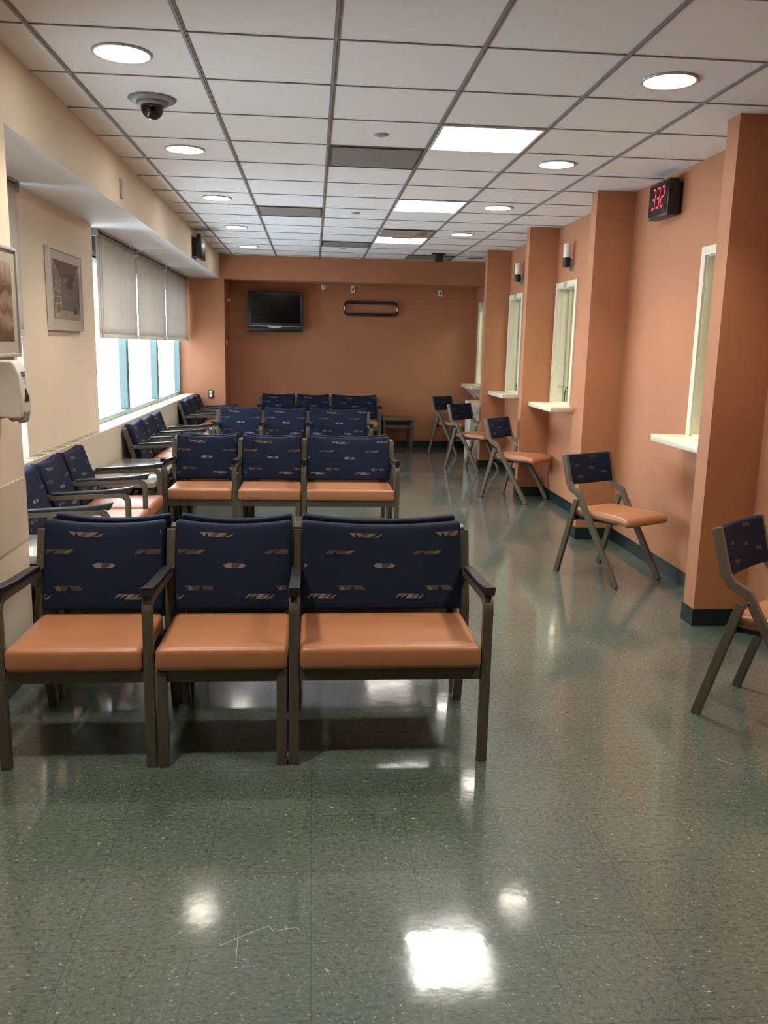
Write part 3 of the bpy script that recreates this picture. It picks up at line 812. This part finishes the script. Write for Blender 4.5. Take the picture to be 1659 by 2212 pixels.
def fill_corridor(r, L, x, y0, y1, z0, z1):
    W, Hh = y1 - y0, z1 - z0
    b = BM()
    def P(pts, mi, dx):
        quad(b, [(x + dx, y0 + u * W, z1 - v * Hh) for u, v in pts], mi)
    P([(0, 0), (1, 0), (1, 1), (0, 1)], 2, 0)                       # ground tone
    P([(0, 0), (1, 0), (.82, .34), (.2, .30)], 0, .0003)            # dark ceiling
    P([(.2, .28), (.82, .34), (.80, .66), (.25, .66)], 2, .0004)
    P([(.45, .28), (.80, .26), (.78, .46), (.50, .44)], 1, .0006)   # dark mass
    P([(.25, .66), (.78, .66), (.70, .84), (.30, .84)], 3, .0006)   # slate floor
    P([(.05, .84), (.95, .84), (1, 1), (.02, 1)], 5, .0006)         # sand foreground
    for k in range(6):                                              # white trellis on both sides
        u = .02 + .05 * k
        P([(u, .05 + .09 * k * .6), (u + .014, .06 + .09 * k * .6), (u + .014, .88 - .02 * k), (u, .88 - .02 * k)], 4, .0008)
        u = .98 - .045 * k
        P([(u, .05 + .08 * k * .6), (u - .012, .06 + .08 * k * .6), (u - .012, .88 - .02 * k), (u, .88 - .02 * k)], 4 if k % 2 else 1, .0008)
    P([(.0, .02), (.03, .02), (.30, .36), (.28, .38)], 4, .001); P([(1, .02), (.97, .02), (.76, .36), (.78, .38)], 4, .001)
    for k in range(4):
        P([(.03 + .0 * k, .35 + .13 * k), (.03, .37 + .13 * k), (.27, .45 + .09 * k), (.27, .43 + .09 * k)], 4, .001)
    P([(.10, .80), (.20, .76), (.24, .86), (.10, .90)], 6, .0012); P([(.72, .80), (.82, .74), (.92, .88), (.74, .90)], 1, .0012); P([(.06, .90), (.22, .88), (.20, .96), (.05, .97)], 4, .0012)
    o = link('print', b, [M['a_ceil'], M['a_dark'], M['a_mid'], M['a_blue'], M['a_white'], M['a_tan'], M['a_rust']], r, fix=False); rel(o, L)
picture('framed_picture', 'silver framed corridor print on the cream pier beside the window', 'picture', XPIER, 5.865, 6.655, 1.588, 2.128, .075, .034, fill_corridor)

# hand sanitizer dispenser on the column
L = Vector((XB, 3.62, 1.19))
r = thing('sanitizer_dispenser', 'white wall dispenser with purple logo below the sepia print', 'dispenser', L)
b = BM(); rbox(b, .001, .03, -.062, .062, .012, .245, .008, 3); link('back_plate', b, M['greyp'], r)
b = BM()
def df(x, y, z):
    k = (z - .02) / .23
    xx = x
    if x > .06: xx = x - .022 * max(0, k - .80) / .20 + .016 * (1 - abs(2 * k - .75)) * (1 - k)
    return (xx, y * (1 - .10 * max(0, k - .6)), z)
rbox(b, .03, .118, -.060, .060, .02, .25, .011, 4, cuts=(2, 2, 8), fn=df); link('body', b, M['whitep'], r)
b = BM(); prism(b, [(.060, .012), (.078, .002), (.094, .008), (.108, -.006), (.122, .004), (.129, .045), (.117, .072), (.098, .058), (.082, .030), (.060, .024)], lambda u, v, t_: (u, t_, v), -.036, .036); link('nozzle', b, M['greyp'], r, bevel=.006)
def front_x(z): return df(.118, 0, z)[0] + .0012
def onfront(bm_, pts, mi=0, dx=0): quad(bm_, [(front_x(z) + dx, y_, z) for y_, z in pts], mi)
b = BM(); n = 7
for k in range(n):
    za, zb2 = .085 + .055 * k / n, .085 + .055 * (k + 1) / n; wa, wb = [.026 * (1 - ((q / n) ** 1.6)) + .004 for q in (k, k + 1)]
    onfront(b, [(-wa, za), (wa, za), (wb, zb2), (-wb, zb2)])
link('sight_window', b, M['amber'], r)
b = BM(); onfront(b, [(-.026, .187), (.026, .187), (.026, .207), (-.026, .207)]); lg = link('logo_label', b, M['purple'], r)
b = BM()
for zz, w in ((.179, .016), (.173, .014), (.160, .018)): onfront(b, [(-w, zz), (w, zz), (w, zz + .0022), (-w, zz + .0022)])
link('small_print', b, M['ink'], r)
def text_mesh(name, body, size, m, parent, mat4):
    cu = bpy.data.curves.new(name, 'FONT'); cu.body = body; cu.size = size; cu.align_x = 'CENTER'; cu.align_y = 'CENTER'
    t_ = bpy.data.objects.new(name, cu); COL.objects.link(t_)
    bpy.context.view_layer.update()
    me = bpy.data.meshes.new_from_object(t_.evaluated_get(bpy.context.evaluated_depsgraph_get()))
    bpy.data.objects.remove(t_); bpy.data.curves.remove(cu)
    me.transform(mat4); me.materials.clear(); me.materials.append(m)
    o = bpy.data.objects.new(name, me); COL.objects.link(o); o.parent = parent
    return o
tilt = Matrix(((0, 0, 1, 0), (1, 0, 0, 0), (0, 1, 0, 0), (0, 0, 0, 1)))      # text x -> +y, text y -> +z, faces +x
text_mesh('logo_text', 'PURELL', .0145, M['white'], lg, Matrix.Translation((max(front_x(.187), front_x(.207)) + .0012, 0, .197)) @ tilt)

# plates on the beam and back wall
tag(link('wall_plate', (lambda q: (rbox(q, XB + .0005, XB + .010, 6.13, 6.20, 2.475, 2.60, .003, 2), q)[1])(BM()), M['greyp']), 'small tall grey plate on the cream beam above the corridor print', 'plate')

# digital signs
def seg_digit(bm_, cx, fn, ch):
    w, h, t = .046, .062, .0125
    segs = {'a': ((-w / 2 + .006, h), (w / 2 - .006, h)), 'g': ((-w / 2 + .006, 0), (w / 2 - .006, 0)), 'd': ((-w / 2 + .006, -h), (w / 2 - .006, -h)),
            'b': ((w / 2, h - .006), (w / 2, .006)), 'c': ((w / 2, -.006), (w / 2, -h + .006)), 'e': ((-w / 2, -.006), (-w / 2, -h + .006)), 'f': ((-w / 2, h - .006), (-w / 2, .006))}
    for s in {'3': 'abcdg', '2': 'abged'}[ch]:
        (u0, v0), (u1, v1) = segs[s]; th = t if s in 'agd' else .0055
        du, dv = u1 - u0, v1 - v0; ln = math.hypot(du, dv); nu, nv = -dv / ln * th / 2, du / ln * th / 2
        poly = [(u0 + nu, v0 + nv), (u1 + nu, v1 + nv), (u1 - nu, v1 - nv), (u0 - nu, v0 - nv)]
        prism(bm_, [(cx + u + .16 * v, v) for u, v in poly], fn, 0, .002)
L = Vector((XN, 5.955, 2.56))
r = thing('number_display', 'black box display with red digits 332 high on the orange wall', 'display', L)
b = BM(); rbox(b, -.105, -.028, -.170, .170, -.118, .118, .004, 2); link('housing', b, M['black'], r)
b = BM(); box(b, -.028, -.0005, -.14, .13, -.10, .10); link('mounting_box', b, M['black_rough'], r, bevel=.003)
b = BM(); box(b, -.107, -.105, -.150, .150, -.10, .10); link('face_panel', b, mat('smoked_face', (.004, .004, .004), .5, spec=.15), r)
b = BM(); fd = lambda u, v, t_: (-.1072 - t_, -u, v + .012)
for cx, ch in ((-.075, '3'), (0, '3'), (.075, '2')): seg_digit(b, cx, fd, ch)
link('digits', b, M['led'], r)
b = BM(); box(b, -.1062, -.1052, .125, .148, -.112, -.105); box(b, -.1085, -.107, -.128, -.112, -.088, -.083); link('maker_plate', b, M['greyp'], r)
L = Vector((XB, 9.74, 2.54))
r = thing('number_display', 'dark box display mounted on the cream beam above the shades', 'display', L)
b = BM(); rbox(b, .055, .105, -.18, .18, -.125, .125, .004, 2); link('housing', b, M['black'], r)
b = BM(); box(b, .0005, .055, -.11, .11, -.10, .10); link('mounting_box', b, M['black_rough'], r, bevel=.003)
b = BM(); box(b, .105, .107, -.155, .155, -.105, .09); link('face_panel', b, mat('reflection_tinted_face', (.020, .012, .011), .2), r)  # brown tint stands in for a reflection on the dark face

# ------------------------------------------------------------------ back wall things
L = Vector((-.55, YBW, 1.995))
r = thing('television', 'black flat television mounted on the orange back wall', 'television', L)
b = BM(); rbox(b, -.405, .405, -.20, -.13, -.20, .288, .008, 2); link('cabinet', b, M['tvframe'], r)
b = BM(); quad(b, [(-.36, -.2005, -.165), (.36, -.2005, -.165), (.36, -.2005, .245), (-.36, -.2005, .245)]); link('screen', b, M['screen'], r)
b = BM(); rbox(b, -.405, .405, -.205, -.12, -.288, -.204, .008, 2); sp = link('speaker_bar', b, M['black'], r)
b = BM(); box(b, -.40, .40, -.2065, -.204, -.207, -.2025); prism(b, [(-.115, -.205), (.10, -.205), (.075, -.228), (.02, -.236), (-.05, -.236), (-.09, -.228)], lambda u, v, t_: (u, t_, v), -.208, -.204); link('silver_strip', b, M['silver'], sp)
b = BM(); box(b, -.09, .09, -.13, -.10, -.10, .12); box(b, -.04, .04, -.10, -.02, -.05, .05); box(b, -.10, .10, -.02, -.0005, -.14, .14); link('wall_mount', b, M['black_rough'], r, bevel=.003)

L = Vector((.865, YBW, 2.077))
r = thing('loop_bracket', 'long black rounded loop bracket on the orange back wall', 'bracket', L)
def rr_pts(w, h, rad, y_):
    out = []
    for cx, cz, a0 in ((w - rad, h - rad, 0), (-w + rad, h - rad, 90), (-w + rad, -h + rad, 180), (w - rad, -h + rad, 270)):
        for k in range(7):
            a = math.radians(a0 + 15 * k); out.append((cx + rad * math.cos(a), y_, cz + rad * math.sin(a)))
    return out
b = BM(); tube(b, rr_pts(.392, .088, .055, -.055), .021, 10, True); link('bar', b, M['black_rough'], r)
b = BM()
for s in (-1, 1):
    box(b, s * .392 - .010, s * .392 + .010, -.079, -.073, -.028, .028)
    box(b, s * .347 - .02, s * .347 + .02, -.05, -.0005, -.105, -.07); box(b, s * .347 - .02, s * .347 + .02, -.05, -.0005, .07, .105)
link('end_clip', b, M['silver'], r)
bm = BM(); box(bm, .682, 1.188, YBW - .006, YBW, 1.872, 2.37); structure('trim_3', bm, M['orange'], bevel=.002)
def plate(x0, x1, z0, z1, label, mark):
    L = Vector(((x0 + x1) / 2, YBW, (z0 + z1) / 2)); r = thing('wall_plate', label, 'plate', L, 0, 'small plates on the back wall')
    w, h = (x1 - x0) / 2, (z1 - z0) / 2
    b = BM(); rbox(b, -w, w, -.014, -.0005, -h, h, .003, 2); link('cover_plate', b, M['whitep'], r)
    b = BM()
    if mark == 'jack': lathe(b, [(0, -.018), (.008, -.018), (.008, -.013)], (0, 0, 0), 12, axis='y')
    else: prism(b, [(-w * .55, -h * .1), (w * .5, h * .55), (w * .4, -h * .2), (-w * .1, -h * .55)], lambda u, v, t_: (u, t_, v), -.016, -.0135)
    link('insert', b, M['greyp'] if mark == 'jack' else M['darkgrey'], r)
plate(.121, .184, 2.34, 2.458, 'white cable plate just right of the television', 'jack')
plate(.562, .626, 2.305, 2.42, 'white cable plate above the left end of the loop bracket', 'slot')
plate(1.880, 1.945, 2.285, 2.38, 'white cable plate alone near the right end of the back wall', 'slot')
# things on the side of the pilaster inside the recess
tag(link('wall_clip', (lambda q: (rbox(q, -1.2395, -1.195, 12.70, 12.76, 2.125, 2.15, .003, 2), q)[1])(BM()), M['whitep']), 'tiny white clip on the recess side, left of the television', 'clip')
tag(link('wall_plate', (lambda q: (rbox(q, -1.2395, -1.228, 12.55, 12.62, 1.50, 1.57, .003, 2), q)[1])(BM()), M['cream']), 'tiny pale plate on the recess side below the white clip', 'plate')
L = Vector((-1.447, YB, .805))
r = thing('electrical_outlet', 'dark outlet plate with two white sockets on the orange pilaster', 'outlet', L)
b = BM(); rbox(b, -.037, .037, -.008, -.0005, -.060, .060, .002, 2); link('cover_plate', b, M['darkgrey'], r)
for s in (-1, 1):
    b = BM(); lathe(b, [(.0, -.012), (.021, -.012), (.021, -.007)], (0, 0, s * .025), 20, axis='y'); link('socket', b, M['whitep'], r)

# ------------------------------------------------------------------ ceiling fixtures
def downlight(x, y, label, lit=True, power=1.0):
    r = thing('downlight', label, 'light', (x, y, CH), 0, 'round ceiling downlights')
    b = BM(); lathe(b, [(.112, -.0005), (.126, -.0005), (.127, -.004), (.122, -.009), (.115, -.009), (.112, -.004), (.112, -.0005)], (0, 0, 0), 40); link('trim_ring', b, M['trimring'], r)
    b = BM(); lathe(b, [(0, -.0045), (.113, -.0045), (.113, -.001)], (0, 0, 0), 40); link('diffuser', b, M['down'] if lit else M['ventslot'], r)
    if not lit:
        b = BM(); lathe(b, [(0, -.012), (.03, -.010), (.032, -.004)], (.03, 0, 0), 16); link('bulb', b, M['silver'], r)
    else:
        ld = bpy.data.lights.new('downlight_lamp', 'SPOT'); ld.energy = DL_E * power; ld.color = (1.0, .89, .73); ld.spot_size = math.radians(112); ld.spot_blend = .75; ld.shadow_soft_size = .09
        lo = bpy.data.objects.new('lamp', ld); COL.objects.link(lo); lo.parent = r; lo.location = (0, 0, -.02)
    return r
DL_E = 50
order = ['nearest', 'second', 'third', 'fourth', 'fifth']
for i, j in enumerate((0, 3, 6, 9, 12)):
    downlight(-.820, GY(j) + .30 - .002 * j, order[i] + ' round downlight in the left ceiling row' + (' beside the dome camera' if i == 0 else ''), power=(1, 1, 1, .5, .25)[i])
for i, j in enumerate((0, 3, 6, 9)):
    downlight(1.600, GY(j) + .30 - .004 * j, order[i] + ' round downlight in the right ceiling row', power=(1, 1, 1, .5)[i])
downlight(2.19, 11.85, 'unlit dark round downlight in the far right corner of the ceiling', lit=False)
# unseen downlights added behind the photographer to light the near floor
for x, lab in ((-.82, 'added unseen round downlight on the left, behind the photographer'), (1.60, 'added unseen round downlight on the right, behind the photographer')):
    downlight(x, GY(-3) + .30, lab, power=1.7)

def troffer(i0, j0, label, lens='troffer'):
    xa, xb, ya, yb = GX[3] + .012, GX[4] - .012, GY(j0) + .010, GY(j0 + 1) - .010
    r = thing('ceiling_panel_light', label, 'light', ((xa + xb) / 2, (ya + yb) / 2, CH), 0, 'square ceiling panel lights')
    wx, wy = (xb - xa) / 2, (yb - ya) / 2
    b = BM(); t = .014
    for q in ((-wx, wx, -wy, -wy + t), (-wx, wx, wy - t, wy), (-wx, -wx + t, -wy + t, wy - t), (wx - t, wx, -wy + t, wy - t)): box(b, *q, -.010, -.0005)
    link('frame', b, M['whitep'], r)
    b = BM(); box(b, -wx + t, wx - t, -wy + t, wy - t, -.006, -.001); link('lens', b, M[lens], r)
    return r
troffer(3, 2, 'nearest square lit ceiling panel')
troffer(3, 6, 'second square lit ceiling panel from the camera')
tr = troffer(3, 10, 'farthest square lit ceiling panel, its lens hanging open', 'troffer_dim')
# slipped lens of the farthest panel
b = BM()
zz = -.004
pts = [(-.28, -.895), (.275, -.895), (.275, -.315), (.16, -.315), (.10, -.235), (-.11, -.235), (-.115, -.315), (-.28, -.315)]
prism(b, pts, lambda u, v, t_: (u, v, t_), -.016, -.012); lens = link('loose_lens', b, M['stain'], tr)
b = BM(); prism(b, [(.13, -.80), (.19, -.82), (.23, -.72), (.22, -.52), (.17, -.50), (.11, -.60)], lambda u, v, t_: (u, v, t_), -.0168, -.0162); link('rust_patch', b, M['rust'], lens)

def vent(x0, x1, y0, y1, label):
    r = thing('ceiling_vent', label, 'vent', ((x0 + x1) / 2, (y0 + y1) / 2, CH), 0, 'grey ceiling vents')
    wx, wy = (x1 - x0) / 2, (y1 - y0) / 2
    b = BM(); t = .012
    for q in ((-wx, wx, -wy, -wy + t), (-wx, wx, wy - t, wy), (-wx, -wx + t, -wy + t, wy - t), (wx - t, wx, -wy + t, wy - t)): box(b, *q, -.011, -.0005)
    link('frame', b, M['ventslot'], r)
    b = BM(); box(b, -wx + t, wx - t, -wy + t, wy - t, -.008, -.001); link('perforated_face', b, mat('perforated_grey', (.17, .163, .152), .6, var=.3, scale=160) if 'perf' not in M else M['perf'], r)
    return r
M['perf'] = mat('perforated_grey_face', (.24, .23, .215), .6, var=.2, scale=170)
vent(GX[2] + .012, GX[3] - .012, GY(3) + .01, GY(4) - .01, 'nearest grey ceiling vent, beside the nearest lit panel')
vent(GX[1] + .012, GX[2] - .012, GY(7) + .01, GY(8) - .07, 'grey ceiling vent left of centre, in the second column of tiles')
vent(GX[2] + .012, GX[3] - .012, GY(11) + .01, GY(12) - .12, 'far grey ceiling vent near the back wall')
vent(GX[4] - .03, GX[5] - .012, GY(13) + .03, GY(14) - .05, 'grey ceiling vent in the far right corner')

for x, y, lab in ((.388, 5.23, 'nearest small round sprinkler cap on the ceiling'), (.388, 8.22, 'second small round sprinkler cap on the ceiling'), (.372, 11.20, 'farthest small round sprinkler cap on the ceiling')):
    b = BM(); lathe(b, [(0, -.008), (.034, -.008), (.042, -.005), (.043, -.0005)], (0, 0, 0), 28); o = tag(link('sprinkler_cap', b, M['greyp']), lab, 'sprinkler', 'sprinkler caps'); o.location = (x, y, CH)

r = thing('dome_camera', 'smoked dome security camera on the left of the ceiling', 'camera', (-.820, 4.70, CH))
b = BM(); lathe(b, [(0, -.0005), (.118, -.0005), (.120, -.006), (.108, -.015), (.078, -.020), (0, -.020)], (0, 0, 0), 40); link('base_ring', b, M['greymetal'], r)
b = BM(); lathe(b, [(.078, -.020), (.080, -.026), (.074, -.034), (.062, -.036), (0, -.036)], (0, 0, 0), 40); link('collar', b, M['greymetal'], r)
b = BM(); lathe(b, [(.057, -.036)] + [(.057 * math.cos(a), -.044 - .057 * math.sin(a)) for a in [k * PI / 2 / 10 for k in range(11)]], (0, 0, 0), 40); link('dome', b, M['dome'], r)

r = thing('security_camera', 'small black camera block hanging from the far ceiling', 'camera', (1.63, 11.42, CH))
b = BM(); box(b, -.085, .085, -.06, .06, -.012, -.0005); link('ceiling_plate', b, M['black_rough'], r, bevel=.003)
b = BM(); rbox(b, -.035, .06, -.05, .05, -.105, -.024, .006, 2); link('camera_body', b, M['black'], r)
b = BM(); box(b, -.012, .03, -.02, .02, -.03, -.012); link('stem', b, M['black_rough'], r)

# ------------------------------------------------------------------ light, sky, camera
w = bpy.data.worlds.new('overcast_daylight'); sc.world = w; w.use_nodes = True
bg = w.node_tree.nodes['Background']; bg.inputs[0].default_value = (.80, .90, 1.0, 1); 
_tc = w.node_tree.nodes.new('ShaderNodeTexCoord'); _sp = w.node_tree.nodes.new('ShaderNodeSeparateXYZ'); _mr = w.node_tree.nodes.new('ShaderNodeMapRange')
_mr.inputs[1].default_value = -.75; _mr.inputs[2].default_value = .35; _mr.inputs[3].default_value = 2.2; _mr.inputs[4].default_value = 11.0
w.node_tree.links.new(_tc.outputs['Generated'], _sp.inputs[0]); w.node_tree.links.new(_sp.outputs[1], _mr.inputs[0]); w.node_tree.links.new(_mr.outputs[0], bg.inputs[1])
for y0, y1 in ((7.15, 12.33), (3.95, 5.32)):
    ld = bpy.data.lights.new('window_portal', 'AREA'); ld.shape = 'RECTANGLE'; ld.size = y1 - y0; ld.size_y = 1.55; ld.cycles.is_portal = True
    lo = bpy.data.objects.new('window_portal', ld); COL.objects.link(lo); lo.location = (XW - .07, (y0 + y1) / 2, 1.61)
    lo.rotation_euler = (PI / 2, 0, -PI / 2)

Xa = Vector((.99589, -.08765, .02218)); 
p_, y_, r_ = -.193211798, .0866847721, .0222841856
f = Vector((math.sin(y_) * math.cos(p_), math.cos(y_) * math.cos(p_), math.sin(p_))); x0 = Vector((math.cos(y_), -math.sin(y_), 0)); u0 = x0.cross(f)
xx = math.cos(r_) * x0 + math.sin(r_) * u0; uu = -math.sin(r_) * x0 + math.cos(r_) * u0
cam = bpy.data.cameras.new('camera'); cam.sensor_fit = 'HORIZONTAL'; cam.sensor_width = 36; cam.lens = 1827.98471 / 1659 * 36; cam.clip_start = .05
co = bpy.data.objects.new('camera', cam); COL.objects.link(co)
co.matrix_world = Matrix(((xx.x, uu.x, -f.x, 0), (xx.y, uu.y, -f.y, 0), (xx.z, uu.z, -f.z, 1.53), (0, 0, 0, 1)))
sc.camera = co

sc.view_settings.view_transform = 'Standard'; sc.view_settings.look = 'None'; sc.view_settings.gamma = 1; sc.view_settings.exposure = 0.84
sc.view_settings.use_curve_mapping = False
cy = sc.cycles
cy.use_denoising = True; cy.use_adaptive_sampling = True; cy.adaptive_threshold = .06; cy.adaptive_min_samples = 24; cy.max_bounces = 7; cy.diffuse_bounces = 4; cy.glossy_bounces = 3; cy.transparent_max_bounces = 12
cy.caustics_reflective = False; cy.caustics_refractive = False; cy.sample_clamp_indirect = 6.0
